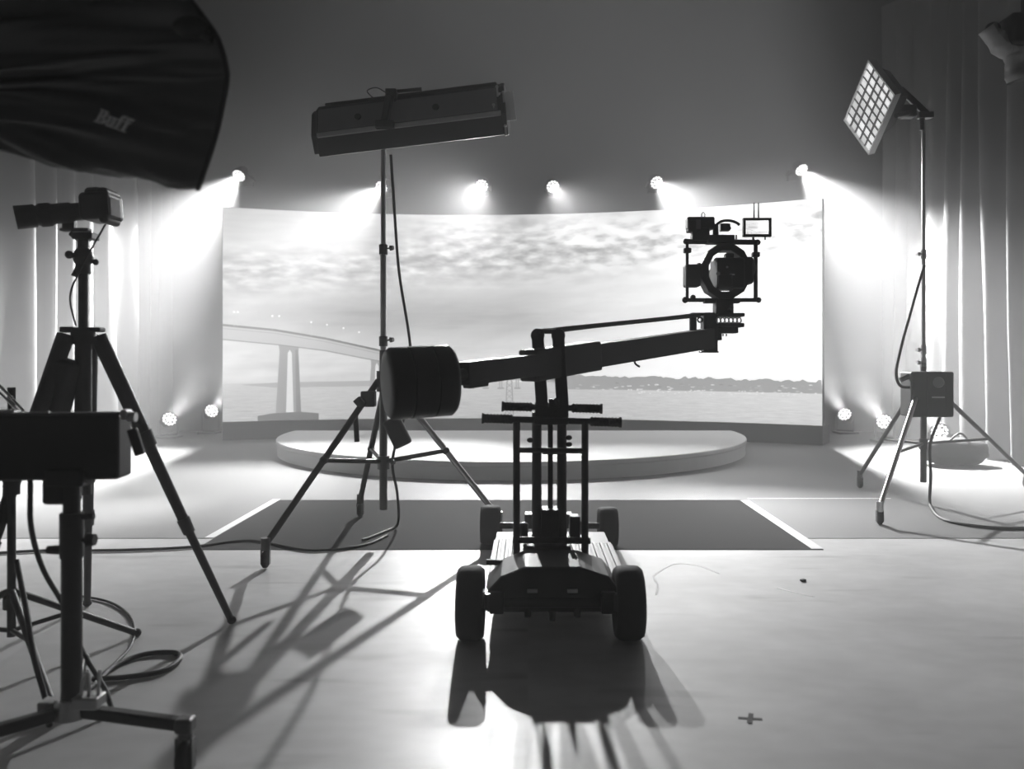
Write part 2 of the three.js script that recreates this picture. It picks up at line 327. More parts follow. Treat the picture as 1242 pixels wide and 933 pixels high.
// ---------------------------------------------------------------- camera crane on its wheeled dolly
const X1 = V(1, 0, 0), Y1 = V(0, 1, 0), Z1 = V(0, 0, 1);
function wheelParts(t, p, axis, r, w, name = 'wheel', under = t) {
  const tyre = t.part(name, spin([[r * 0.55, -w * 0.38], [r * 0.72, -w / 2], [r * 0.90, -w / 2], [r * 0.985, -w * 0.36], [r, -w * 0.2], [r, w * 0.2], [r * 0.985, w * 0.36], [r * 0.90, w / 2], [r * 0.72, w / 2], [r * 0.55, w * 0.38], [r * 0.55, -w * 0.38]], p, axis, 36), M.rubber, under);
  t.part('hub', spin([[0, -w * 0.30], [r * 0.2, -w * 0.42], [r * 0.56, -w * 0.30], [r * 0.56, w * 0.30], [r * 0.2, w * 0.42], [0, w * 0.30]], p, axis, 24), M.darkMetal, tyre);
  return tyre;
}
{
  const t = thing('camera_crane', 'black wheeled dolly carrying a tilted camera crane arm with round counterweight', 'camera crane', V(0.1, 0, -3.9));
  wheelParts(t, at(571, 731.5, 3.5).setY(0.154), X1, 0.154, 0.112);
  wheelParts(t, at(762, 731.5, 3.5).setY(0.154), X1, 0.154, 0.118);
  wheelParts(t, at(595, 640, 5.26).setY(0.124), X1, 0.124, 0.125);
  wheelParts(t, at(737, 640, 5.20).setY(0.124), X1, 0.124, 0.118);
  // chassis
  const hull = new THREE.Shape([[-0.165, 0.12], [0.385, 0.12], [0.40, 0.175], [0.34, 0.26], [0.22, 0.30], [-0.01, 0.30], [-0.11, 0.26], [-0.175, 0.19]].map(([x, y]) => new THREE.Vector2(x, y)));
  t.part('chassis', [new THREE.ExtrudeGeometry(hull, { depth: 0.30, bevelEnabled: true, bevelSize: 0.006, bevelThickness: 0.006, bevelSegments: 1 }).translate(0, 0, -3.80), beam(V(0.1, 0.2, -3.8), V(0.135, 0.2, -5.2), 0.16, 0.10)], M.black);
  t.part('axle', [rod(V(-0.24, 0.154, -3.5), V(0.43, 0.154, -3.5), 0.022), block(V(-0.13, 0.16, -3.5), 0.06, 0.09, 0.08), block(V(0.34, 0.16, -3.5), 0.06, 0.09, 0.08)], M.darkMetal);
  t.part('axle', [rod(V(-0.235, 0.124, -5.23), V(0.505, 0.124, -5.23), 0.02), block(V(0.13, 0.17, -5.2), 0.3, 0.08, 0.1)], M.darkMetal);
  for (const [x, y] of [[0.0, 0.115], [0.105, 0.1], [0.21, 0.115]]) t.part('bolt', rod(V(x, y + 0.03, -3.52), V(x, y - 0.02, -3.49), 0.018, 0.014), M.darkMetal);
  for (const x of [0.02, 0.19]) t.part('latch', block(V(x, 0.205, -3.492), 0.045, 0.018, 0.012, 0.003), M.chrome);
  t.part('steering_clamp', [block(V(0.395, 0.18, -3.52), 0.07, 0.04, 0.06), rod(V(0.37, 0.13, -3.47), V(0.37, 0.2, -3.47), 0.014), rod(V(0.41, 0.12, -3.47), V(0.41, 0.19, -3.47), 0.012)], M.darkChrome);
  t.part('steering_clamp', [block(V(-0.19, 0.18, -3.52), 0.06, 0.04, 0.06), rod(V(-0.17, 0.13, -3.47), V(-0.17, 0.2, -3.47), 0.012)], M.darkChrome);
  // ribbed deck plate beside the column
  const deck = t.part('deck_plate', box(0.185, 0.455, 0.172, 0.186, -4.45, -3.66), M.deck, t, 'bright ribbed metal deck plate');
  for (let i = 0; i < 7; i++) t.part('slat', block(V(0.205 + i * 0.0385, 0.191, -4.055), 0.022, 0.014, 0.78, 0.004), M.deck, deck);
  const deck2 = t.part('deck_plate', box(-0.185, 0.015, 0.172, 0.186, -4.55, -3.82), M.deck, t, 'bright ribbed metal deck plate');
  for (let i = 0; i < 5; i++) t.part('slat', block(V(-0.167 + i * 0.0385, 0.191, -4.185), 0.022, 0.014, 0.72, 0.004), M.deck, deck2);
  t.part('belly_pan', box(-0.18, 0.45, 0.13, 0.165, -4.85, -3.82), M.black);
  t.part('deck_support', [box(0.17, 0.46, 0.14, 0.172, -3.72, -3.67), box(0.17, 0.45, 0.14, 0.172, -4.44, -4.39)], M.black);
  // column frame
  const d = 3.86, top = at(0, 512, d).y, low = 0.2;
  for (const px of [626.5, 709.5]) t.part('frame_post', rod(V(at(px, 0, d).x, low, -d), V(at(px, 0, d).x, top, -d), 0.0165), M.black);
  t.part('frame_rail', rod(at(626, 546, d), at(710, 547, d), 0.013), M.black);
  t.part('frame_rail', rod(at(622, 655, d), at(716, 656, d), 0.016), M.black);
  t.part('foot_bar', [rod(at(590, 682, 3.78), at(723, 686, 3.78), 0.013), block(at(655, 684, 3.78), 0.2, 0.03, 0.05)], M.black);
  for (const px of [651, 681.5]) t.part('column_tube', rod(V(at(px, 0, 3.97).x, 0.28, -3.97), V(at(px, 0, 3.97).x, at(0, 500, 3.97).y, -3.97), 0.0235, 0.0235, 20), M.darkMetal);
  t.part('lift_rod', [rod(V(at(667.5, 0, 3.97).x, 0.3, -3.97), V(at(667.5, 0, 3.97).x, at(0, 500, 3.97).y, -3.97), 0.0125), block(at(667, 548, 3.97), 0.075, 0.022, 0.04)], M.black);
  t.part('column_base', [block(at(667, 640, 3.97), 0.085, 0.19, 0.12), block(at(665, 672, 3.97), 0.21, 0.13, 0.24), block(at(697, 640, 3.99), 0.05, 0.12, 0.08)], M.black);
  for (const [px, py] of [[643, 534], [690, 531], [690, 539]]) t.part('clamp_knob', ball(at(px, py, 3.93), 0.012, 1.3, 1, 1), M.black);
  for (const [px, py] of [[635, 637], [700, 634], [640, 662]]) t.part('clamp_knob', [rod(at(px, py, 4.0), at(px, py + 14, 4.0), 0.022), ball(at(px, py, 4.0), 0.024, 1, 0.6, 1)], M.darkMetal);
  // handlebars with ribbed grips
  const grips = (a, b, hub, gl, r, dd) => {
    const bar = t.part('handlebar', [rod(a, b, 0.0145), ...hub], M.black), dir = b.clone().sub(a).normalize();
    for (const [p, s] of [[a, 1], [b, -1]]) {
      const g = [rod(p, p.clone().addScaledVector(dir, s * gl), r)];
      for (let i = 0; i < 9; i++) g.push(place(new THREE.TorusGeometry(r, 0.0035, 6, 16).rotateX(Math.PI / 2), p.clone().addScaledVector(dir, s * gl * (i + 0.5) / 9), basis(dir)));
      g.push(rod(p.clone().addScaledVector(dir, -s * 0.002), p.clone().addScaledVector(dir, s * 0.006), r * 1.25));
      t.part('grip', g, M.rubber, bar);
    }
  };
  grips(at(609, 493, 3.98), at(730, 496, 3.98), [block(at(669, 497, 3.98), 0.16, 0.075, 0.09)], 0.145, 0.020);
  grips(at(585, 507.5, d), at(753, 512.5, d), [block(at(668, 511, d), 0.16, 0.03, 0.06)], 0.143, 0.020);
  // arm carrier
  for (const dx of [0, 25]) {
    const a = at(657.5 + dx, 494, 3.92), b = at(652 + dx, 408, 3.92);
    t.part('carrier_plate', [beam(a, b, 0.026, 0.058), place(new THREE.CylinderGeometry(0.033, 0.033, 0.026, 20).rotateX(Math.PI / 2), at(652 + dx, 407, 3.92))], M.black);
  }
  t.part('carrier_bridge', [rod(at(648, 402, 3.92), at(682, 402, 3.92), 0.012), block(at(672, 489, 3.92), 0.05, 0.04, 0.05), rod(at(672, 484, 3.9), at(676, 489, 3.9), 0.012)], M.black);
  const rear = at(560, 453.5, 3.42), pivot = at(665, 440.5, 3.9), tip = at(862, 410, 5.0);
  t.part('rear_arm', [beam(rear, pivot, 0.085, 0.098), beam(at(566, 467, 3.42), at(588, 464, 3.5), 0.05, 0.03)], M.blackGloss);
  t.part('pivot_block', beam(at(640, 444, 3.80), at(720, 431.5, 4.2), 0.11, 0.148, 0.012), M.black);
  const taper = beam(at(705, 434, 4.12), tip, 0.09, 0.118);
  t.part('front_arm', [taper, beam(at(770, 430, 4.5), at(790, 427, 4.62), 0.05, 0.03)], M.blackGloss);
  t.part('parallel_rod', [rod(at(655, 402, 3.90), at(848, 382.5, 4.94), 0.0125), rod(at(680, 401, 3.98), at(848, 381, 4.98), 0.009)], M.black);
  t.part('lever', wire([at(770, 433, 4.48), at(770.5, 441, 4.48), at(776, 445, 4.48)], 0.006, 10), M.darkMetal);
  // counterweight: three thick round plates on the rear end
  const back = V(-0.93, -0.05, 0.36).normalize(), cw = at(509, 463.5, 3.27).addScaledVector(back, -0.14);
  const weight = t.part('counterweight_shaft', rod(rear.clone().addScaledVector(back, -0.05), cw.clone().addScaledVector(back, 0.27), 0.025), M.darkMetal);
  for (let i = 0; i < 3; i++) {
    const w = 0.091, R = i === 1 ? 0.144 : 0.143, e = i === 0 ? 0.022 : 0.004, f = i === 2 ? 0.022 : 0.004;
    t.part('weight_plate', spin([[0, 0], [R - e * 2, 0], [R - e * 0.6, e * 0.3], [R, e], [R, w - f], [R - f * 0.6, w - f * 0.3], [R - f * 2, w], [0, w]], cw.clone().addScaledVector(back, i * 0.093), back, 40), M.blackGloss);
  }
  // tip bracket and pan head
  t.part('tip_bracket', [block(at(860, 404.5, 5.0), 0.085, 0.225, 0.1), block(at(859.5, 427, 5.0), 0.10, 0.01, 0.1, 0.003), block(at(868, 404, 5.0), 0.06, 0.09, 0.08), beam(at(840.5, 380.5, 4.94), at(840.5, 404, 4.94), 0.034, 0.04), beam(at(858.5, 380, 5.0), at(858.5, 395, 5.0), 0.034, 0.04), beam(at(838, 381.5, 4.95), at(866, 381, 5.0), 0.02, 0.02), place(new THREE.TorusGeometry(0.014, 0.005, 8, 16), at(849, 388, 4.98))], M.black);
  const head = t.part('pan_head', [block(at(884, 382.5, 5), 0.16, 0.022, 0.14), block(at(884, 394.8, 5), 0.155, 0.025, 0.14), block(at(881.5, 401, 5), 0.115, 0.035, 0.11), rod(at(877, 405, 5), at(877, 408, 5), 0.004), rod(at(881, 405, 5), at(881, 408, 5), 0.004)], M.black);
  const coil = [];
  for (let i = 0; i < 6; i++) coil.push(place(new THREE.TorusGeometry(0.0165, 0.0042, 7, 16), at(871.5 + i * 5, 388.6, 4.94), turnY(0.5)), place(new THREE.TorusGeometry(0.0165, 0.0042, 7, 16), at(871.5 + i * 5, 388.6, 5.07), turnY(0.5)));
  t.part('wire_isolator', coil, M.chrome, head);
}
{
  const D = 5.0, t = thing('gimbal', 'black square gimbal cage with an octagonal ring on the crane tip', 'gimbal', at(876, 381, D));
  t.part('neck', [block(at(877, 373, D), 0.105, 0.085, 0.1), rod(at(884, 373, 4.94), at(888, 375, 4.94), 0.018)], M.black);
  t.part('lower_bar', [rod(at(830, 364, D), at(920, 364, D), 0.012), block(at(875, 365, D), 0.215, 0.03, 0.06), ball(at(831, 364, D), 0.019), ball(at(920, 364, D), 0.017), ball(at(840.5, 361, D), 0.017)], M.black);
  for (const px of [833.5, 916.5]) t.part('side_post', [rod(at(px, 364, D), at(px, 292, D), px > 900 ? 0.0125 : 0.0095), block(at(px, 304 + (px > 900 ? 5 : 0), D), 0.045, 0.03, 0.04)], M.black);
  t.part('upper_bar', [beam(at(831, 293, D), at(920, 294, D), 0.024, 0.03), block(at(873, 291, D), 0.16, 0.05, 0.1), rod(at(893, 292, D), at(893, 285, D), 0.005), ball(at(832, 293, D), 0.018), ball(at(919, 294, D), 0.018)], M.black);
  const oval = (rx, ry, dir) => Array.from({ length: 12 }, (_, i) => { const a = dir * (i + 0.5) / 12 * Math.PI * 2; return new THREE.Vector2(rx * Math.cos(a), ry * Math.sin(a)); });
  const ring = new THREE.Shape(oval(0.148, 0.168, 1)), hole = new THREE.Path(oval(0.112, 0.132, -1));
  ring.holes.push(hole);
  t.part('ring', place(new THREE.ExtrudeGeometry(ring, { depth: 0.12, bevelEnabled: true, bevelSize: 0.004, bevelThickness: 0.004, bevelSegments: 1 }), at(878, 330, D).add(V(0, 0, -0.06))), M.black);
  t.part('tilt_motor', [block(at(903, 329, D), 0.085, 0.165, 0.13, 0.02), ball(at(909, 326, D), 0.05, 0.7, 1.2, 1)], M.black);
  t.part('roll_motor', [block(at(839, 335, D), 0.09, 0.135, 0.11, 0.012), rod(at(846, 330, D), at(853, 330, D), 0.055, 0.055, 20)], M.black);
  t.part('carry_handle', [wire([at(866, 276, D), at(874, 269, D), at(884, 267.5, D), at(893, 270, D), at(897, 273, D)], 0.009, 24), rod(at(868, 290, D), at(868, 272, D), 0.018), block(at(879, 276, D), 0.06, 0.045, 0.05), ball(at(884, 277, D), 0.014)], M.black);
}
{
  const D = 5.0, t = thing('cinema_camera', 'small black cinema camera held inside the gimbal ring', 'camera', at(880, 346, D));
  t.part('camera_body', [block(at(882, 333, 4.99), 0.165, 0.185, 0.2, 0.012), block(at(873, 318, 4.96), 0.06, 0.05, 0.05), block(at(884, 315, 4.95), 0.05, 0.07, 0.06)], M.black);
  t.part('lens_barrel', spin([[0, 0], [0.05, 0], [0.055, 0.02], [0.055, 0.13], [0.062, 0.14], [0.062, 0.17], [0, 0.165]], at(876, 333, 5.09), V(0, 0, -1)), M.black);
  t.part('rear_port', [rod(at(871, 332, 4.86), at(871, 332, 4.9), 0.012), block(at(888, 333, 4.88), 0.03, 0.009, 0.01, 0.002), rod(at(882, 324, 4.86), at(882, 324, 4.9), 0.007), block(at(886, 347, 4.88), 0.02, 0.008, 0.01, 0.002)], M.chrome);
  t.part('battery', block(at(879, 341, 4.89), 0.08, 0.075, 0.05), M.blackGloss);
}
{
  const D = 5.0, t = thing('wireless_transmitter', 'black boxy video transmitter on top of the gimbal cage', 'transmitter', at(848, 292, D));
  t.part('body', [block(at(849, 271.5, D), 0.165, 0.075, 0.08, 0.01), block(at(849, 285, D), 0.105, 0.075, 0.07), block(at(838, 275, D), 0.05, 0.07, 0.09, 0.01)], M.black);
  t.part('label_plate', block(at(847, 272, 4.955), 0.028, 0.058, 0.004, 0.001), mat(0.12, 0.5), t, 'grey plate');
  t.part('antenna', wire([at(852, 266, D), at(851, 260, D), at(853, 257.5, D), at(855, 260, D), at(854.5, 264, D)], 0.003, 20), M.black);
}
{
  const D = 5.0, t = thing('field_monitor', 'small lit monitor with two antennas beside the video transmitter', 'monitor', at(918, 290, D));
  const w = 0.172, h = 0.115, c = at(918, 276, D);
  t.part('bezel', [block(c.clone().add(V(0, h / 2 - 0.008, 0)), w, 0.016, 0.03, 0.004), block(c.clone().add(V(0, -h / 2 + 0.008, 0)), w, 0.016, 0.03, 0.004), block(c.clone().add(V(w / 2 - 0.008, 0, 0)), 0.016, h, 0.03, 0.004), block(c.clone().add(V(-w / 2 + 0.008, 0, 0)), 0.016, h, 0.03, 0.004), block(c.clone().add(V(0, 0, -0.012)), w - 0.01, h - 0.01, 0.008, 0.002)], M.black);
  t.part('monitor_screen', new THREE.PlaneGeometry(w - 0.03, h - 0.03).translate(c.x, c.y, c.z + 0.002), new THREE.MeshStandardMaterial({ color: grey(0.02), roughness: 0.4, emissive: grey(1), emissiveMap: picture, emissiveIntensity: 2.0 }));
  for (const px of [914.5, 920]) t.part('antenna', rod(at(px, 265, D), at(px, 246, D), 0.0045, 0.0035, 8), M.black);
  t.part('mount', [rod(at(913.5, 288, D), at(914, 294, D), 0.007), rod(at(928, 287, D), at(928, 291, D), 0.005)], M.black);
  const l = new THREE.RectAreaLight(0xffffff, 0.4, w - 0.03, h - 0.03); l.name = 'monitor_glow'; l.position.set(c.x, c.y, c.z + 0.02); l.rotation.y = Math.PI; scene.add(l);
}

// ---------------------------------------------------------------- stands
function caster(t, p, r, name = 'caster') {                   // p on the floor
  const c = t.part(name, [spin([[0, -0.014], [r * 0.8, -0.016], [r, -0.008], [r, 0.008], [r * 0.8, 0.016], [0, 0.014]], V(p.x, p.y + r, p.z), X1, 20)], M.rubber);
  t.part('caster_fork', [block(V(p.x - 0.022, p.y + r * 1.3, p.z), 0.006, r * 1.8, 0.03, 0.002), block(V(p.x + 0.022, p.y + r * 1.3, p.z), 0.006, r * 1.8, 0.03, 0.002), rod(V(p.x, p.y + r * 2.1, p.z), V(p.x, p.y + r * 2.9, p.z), 0.02)], M.darkChrome, c);
}
const knob = (p, dir, r = 0.014, l = 0.05) => [rod(p, p.clone().addScaledVector(dir, l), r * 0.45), rod(p.clone().addScaledVector(dir, l), p.clone().addScaledVector(dir, l + 0.022), r * 1.5, r * 1.2)];
{
  const D = 5.4, foot = V(at(465, 0, D).x, 0.003, -D), t = thing('wheeled_stand', 'tall chrome wheeled stand carrying the long strip light', 'light stand', foot);
  const p = (py) => V(foot.x, at(0, py, D).y, -D);
  t.part('lower_tube', rod(p(618), p(425), 0.026, 0.026, 18), M.darkChrome);
  t.part('middle_tube', rod(p(430), p(296), 0.021, 0.021, 18), M.chrome);
  t.part('upper_tube', rod(p(300), p(163), 0.0165, 0.0165, 18), M.chrome);
  for (const py of [302, 413]) t.part('collar', [rod(p(py + 7), p(py - 5), 0.029), ...knob(p(py).add(V(0.02, 0, 0.01)), V(0.95, 0.1, 0.3).normalize(), 0.012, 0.03)], M.darkChrome);
  t.part('leg_collar', [rod(p(475), p(450), 0.045), block(at(447, 484, 5.3), 0.09, 0.1, 0.07), block(at(436, 488, 5.25), 0.05, 0.06, 0.05, 0.006, new THREE.Quaternion().setFromAxisAngle(Z1, 0.7))], M.darkMetal);
  t.part('slide_collar', [rod(p(569), p(553), 0.04), ...knob(p(560).add(V(0.03, 0, 0.02)), V(1, 0, 0.3).normalize(), 0.012, 0.03)], M.darkChrome);
  const feet = [onFloor(322, 689, 0.003), onFloor(437, 627, 0.003), onFloor(605, 652, 0.003)], hips = [p(462).add(V(-0.03, 0, 0.02)), p(470).add(V(0.0, 0, -0.03)), p(458).add(V(0.03, 0, 0.0))];
  feet.forEach((f, i) => {
    const end = f.clone().add(V(0, 0.13, 0)), mid = hips[i].clone().lerp(end, 0.52), leg = t.part('leg', [rod(hips[i], end, 0.021, 0.019), rod(end.clone().add(V(0, -0.03, 0)), end.clone().add(V(0, 0.04, 0)), 0.026)], i === 2 ? M.chrome : M.darkMetal);
    t.part('brace', [rod(p(560), mid, 0.015), ball(mid, 0.026)], M.darkMetal, leg);
    caster(t, f, 0.048);
  });
  t.part('side_lever', rod(at(431, 502, 5.25), at(433, 536, 5.25), 0.017), M.black);
  t.part('tilt_handle', beam(at(474, 508, 5.3), at(490, 541, 5.3), 0.06, 0.12, 0.02), M.black);
  t.part('head_clamp', [block(at(468, 168, D), 0.07, 0.07, 0.09), rod(at(465, 178, D), at(470, 150, D), 0.022)], M.darkChrome);
}
{
  const D = 5.4, a = at(391, 163, D + 0.05), b = at(611, 136, D - 0.05), dir = b.clone().sub(a).normalize(), len = a.distanceTo(b);
  const t = thing('strip_light', 'long black trough shaped strip light tilted on the tall chrome stand', 'strip light', at(468, 185, D));
  const sec = [[-0.11, 0.165], [0.02, 0.172], [0.075, 0.135], [0.135, -0.045], [0.095, -0.168], [0.02, -0.15], [-0.11, -0.06]];
  const toWorld = (s, q, y) => a.clone().addScaledVector(dir, s).add(V(0, y, q).applyQuaternion(new THREE.Quaternion().setFromUnitVectors(X1, dir)));
  const extr = (pts, s0, s1) => {
    const sh = new THREE.Shape(pts.map(([q, y]) => new THREE.Vector2(q, y))), g = new THREE.ExtrudeGeometry(sh, { depth: s1 - s0, bevelEnabled: true, bevelSize: 0.004, bevelThickness: 0.004, bevelSegments: 1 });
    g.applyMatrix4(new THREE.Matrix4().makeBasis(Z1, Y1, V(-1, 0, 0)));    // shape x -> z, shape y -> y, extrusion -> -x
    g.translate(s1, 0, 0); g.applyQuaternion(new THREE.Quaternion().setFromUnitVectors(X1, dir)); g.translate(a.x, a.y, a.z);
    return g;
  };
  t.part('housing', extr(sec, 0, len), M.stripBody);
  t.part('back_panel', extr([[0.078, 0.130], [0.088, 0.130], [0.136, -0.022], [0.124, -0.022]], 0.02, len - 0.03), M.stripPanel);
  t.part('ridge', extr([[0.120, -0.020], [0.140, -0.035], [0.142, -0.055], [0.125, -0.06]], 0.01, len - 0.01), M.stripRidge);
  t.part('top_rail', extr([[-0.03, 0.174], [0.03, 0.174], [0.03, 0.186], [-0.03, 0.186]], 0.05, len - 0.03), M.black);
  t.part('end_cap', extr(sec.map(([q, y]) => [q * 0.86, y * 0.86]), -0.035, 0.0), M.black);
  t.part('end_cap', extr(sec.map(([q, y]) => [q * 1.03, y * 1.03]), len, len + 0.02), M.black);
  t.part('diffuser_flap', [beam(toWorld(len + 0.03, 0.09, 0.1), toWorld(len + 0.035, 0.1, -0.09), 0.006, 0.1, 0.002)], mat(0.7, 0.7), t, 'pale cloth flap');
  for (const [s, q, y] of [[len - 0.02, 0.10, 0.10], [len + 0.02, 0.13, 0.05], [len + 0.01, 0.12, -0.16], [len - 0.05, 0.125, -0.02]]) t.part('latch', [rod(toWorld(s, q, y + 0.035), toWorld(s, q + 0.01, y - 0.03), 0.007), ball(toWorld(s, q, y + 0.035), 0.011)], M.chrome);
  for (const s of [0.28, 0.79]) t.part('screw_knob', [rod(toWorld(s, 0.09, 0.04), toWorld(s, 0.125, 0.05), 0.022)], M.black);
  t.part('yoke', [block(toWorld(0.5, 0.05, 0.17), 0.07, 0.08, 0.12), beam(toWorld(0.50, 0.11, 0.16), toWorld(0.46, 0.15, -0.02), 0.06, 0.03), rod(toWorld(0.53, 0.06, 0.20), toWorld(0.70, 0.06, 0.195), 0.012), block(toWorld(0.46, 0.155, -0.035), 0.12, 0.05, 0.05)], M.darkMetal);
  t.part('safety_wire', wire([toWorld(0.38, 0.05, 0.175), toWorld(0.34, 0.05, 0.23), toWorld(0.4, 0.05, 0.245), toWorld(0.47, 0.05, 0.2)], 0.004, 24), M.cable);
  const cord = tag(mesh('power_cable', wire([at(474, 188, 5.33), at(478, 250, 5.33), at(484, 330, 5.35), at(497, 415, 5.4), at(500, 470, 5.42), at(476, 560, 5.45), at(482, 600, 5.45), onFloor(480, 640, 0.014), onFloor(440, 655, 0.014)], 0.0095, 90), M.cable, scene), 'dark power cable hanging from the strip light', 'cable');
}
{
  const D = 6.7, foot = V(at(1120, 0, D).x, 0.003, -D), t = thing('wheeled_stand', 'slim wheeled stand carrying the egg crate lamp and the ballast box', 'light stand', foot);
  const p = (py) => V(foot.x, at(0, py, D).y, -D);
  t.part('lower_tube', rod(p(585), p(440), 0.024, 0.024, 16), M.darkChrome);
  t.part('middle_tube', rod(p(445), p(308), 0.017, 0.017, 16), M.chrome);
  t.part('upper_tube', rod(p(312), p(142), 0.013, 0.013, 16), M.chrome);
  for (const py of [309, 425, 440]) t.part('collar', [rod(p(py + 5), p(py - 6), 0.024), ...knob(p(py).add(V(-0.015, 0, 0.01)), V(-1, 0.05, 0.2).normalize(), 0.012, 0.025)], M.chrome);
  t.part('leg_collar', rod(p(470), p(452), 0.04), M.darkChrome);
  t.part('slide_collar', rod(p(545), p(532), 0.034), M.darkChrome);
  const feet = [onFloor(1067, 636, 0.003), onFloor(1043, 592, 0.003), onFloor(1245, 592, 0.003)];
  feet.forEach((f, i) => {
    const hip = p(460).add(V(f.x - foot.x, 0, f.z + D).normalize().multiplyScalar(0.04)), end = f.clone().add(V(0, 0.12, 0)), mid = hip.clone().lerp(end, 0.6), leg = t.part('leg', [rod(hip, end, 0.02, 0.018), rod(end.clone().add(V(0, -0.03, 0)), end.clone().add(V(0, 0.04, 0)), 0.025)], i ? M.darkChrome : M.chrome);
    t.part('brace', rod(p(538), mid, 0.012), M.darkChrome, leg);
    caster(t, f, 0.045);
  });
  t.part('lamp_arm', [block(at(1122, 140, D), 0.12, 0.05, 0.06), rod(at(1118, 142, D), at(1118, 158, D), 0.018), beam(at(1124, 138, D), at(1092, 108, 6.75), 0.03, 0.05)], M.darkMetal);
}
{
  const t = thing('egg_crate_lamp', 'tilted silvery grid lamp of many small square cells', 'lamp', at(1092, 120, 6.7));
  const T = at(1056, 74, 6.49), R = at(1087, 115, 6.39), L = at(1027, 145, 6.81), ex = R.clone().sub(T), ey = L.clone().sub(T), nx = 5, ny = 8;
  const n = new THREE.Vector3().crossVectors(ex, ey).normalize(); if (n.z < 0) n.negate();
  const P = (u, v, h = 0) => T.clone().addScaledVector(ex, u).addScaledVector(ey, v).addScaledVector(n, h);
  const prismQuad = (c, h0, h1, s0 = 1, s1 = 1) => {          // a slab over the corners c (u, v), from height h0 to h1
    const cu = c.reduce((s, k) => s + k[0], 0) / 4, cv = c.reduce((s, k) => s + k[1], 0) / 4, sc = (k, s) => [cu + (k[0] - cu) * s, cv + (k[1] - cv) * s];
    const lo = c.map((k) => P(...sc(k, s0), h0)), hi = c.map((k) => P(...sc(k, s1), h1)), pos = [], f = (...q) => { for (const i of [0, 1, 2, 0, 2, 3]) pos.push(q[i].x, q[i].y, q[i].z); };
    f(...hi); f(...lo.slice().reverse()); for (let i = 0; i < 4; i++) f(lo[i], lo[(i + 1) % 4], hi[(i + 1) % 4], hi[i]);
    const g = new THREE.BufferGeometry(); g.setAttribute('position', new THREE.Float32BufferAttribute(pos, 3)); g.computeVertexNormals(); return g;
  };
  const rect = (u0, u1, v0, v1) => [[u0, v0], [u1, v0], [u1, v1], [u0, v1]];
  t.part('housing', [prismQuad(rect(0, 1, 0, 1), -0.05, -0.012), prismQuad(rect(0.05, 1.0, 0.05, 0.72), -0.24, -0.05, 0.75, 1)], M.black);
  t.part('rim', [prismQuad(rect(-0.02, 0.012, -0.02, 1.02), -0.05, 0.03), prismQuad(rect(0.988, 1.02, -0.02, 1.02), -0.05, 0.03), prismQuad(rect(0, 1, -0.02, 0.01), -0.05, 0.03), prismQuad(rect(0, 1, 0.99, 1.02), -0.05, 0.03)], M.chrome);
  for (let i = 1; i < nx; i++) t.part('divider', prismQuad(rect(i / nx - 0.008, i / nx + 0.008, 0.012, 0.988), -0.012, 0.025), M.darkChrome);
  for (let j = 1; j < ny; j++) t.part('divider', prismQuad(rect(0.012, 0.988, j / ny - 0.005, j / ny + 0.005), -0.012, 0.022), M.darkChrome);
  for (let i = 0; i < nx; i++) for (let j = 0; j < ny; j++) t.part('lamp_cell', prismQuad(rect((i + 0.06) / nx, (i + 0.94) / nx, (j + 0.06) / ny, (j + 0.94) / ny), -0.012, 0.006 + 0.008 * rnd(), 1, 0.88), M.cells[Math.floor(rnd() * 3)]);
  t.part('yoke', [rod(P(1.05, 0.35, -0.1), P(1.05, 0.35, -0.32), 0.02), block(P(0.95, 0.4, -0.3), 0.12, 0.1, 0.1, 0.02)], M.black);
  const l = new THREE.RectAreaLight(0xffffff, 0.3, ex.length(), ey.length()); l.name = 'egg_crate_glow'; l.position.copy(P(0.5, 0.5, 0.05)); l.lookAt(P(0.5, 0.5, 1)); scene.add(l);
}
{
  const D = 6.62, c = at(1124, 478, D), t = thing('ballast_box', 'black ballast box with a round dial clamped to the slim stand', 'ballast', at(1124, 506, D));
  t.part('case', block(c, 0.34, 0.36, 0.2, 0.015), M.black);
  t.part('front_panel', block(at(1136, 478, D - 0.1), 0.15, 0.32, 0.012, 0.004), M.darkMetal);
  t.part('dial', rod(at(1138, 464, D - 0.1), at(1138, 464, D - 0.125), 0.045, 0.04, 24), mat(0.18, 0.4));
  t.part('switch', block(at(1138, 482, D - 0.11), 0.1, 0.012, 0.012, 0.003), M.chrome);
  t.part('clamp', [block(at(1112, 462, D), 0.1, 0.14, 0.16), rod(at(1103, 456, D - 0.05), at(1092, 461, D - 0.05), 0.02)], M.darkChrome);
  tag(mesh('power_cable', wire([at(1121, 322, 6.68), at(1117, 335, 6.66), at(1104, 380, 6.6), at(1092, 425, 6.56), at(1087, 455, 6.55), at(1092, 468, 6.55), at(1106, 470, 6.56)], 0.012, 60), M.cable, scene), 'dark cable drooping from the slim stand to the ballast box', 'cable');
  tag(mesh('power_cable', wire([at(1140, 506, 6.6), at(1128, 540, 6.62), at(1129, 575, 6.6), onFloor(1128, 612, 0.02), onFloor(1150, 632, 0.014), onFloor(1200, 640, 0.014), onFloor(1260, 641, 0.014)], 0.012, 70), M.cable, scene), 'dark cable running from the ballast box over the floor to the drape', 'cable');
}
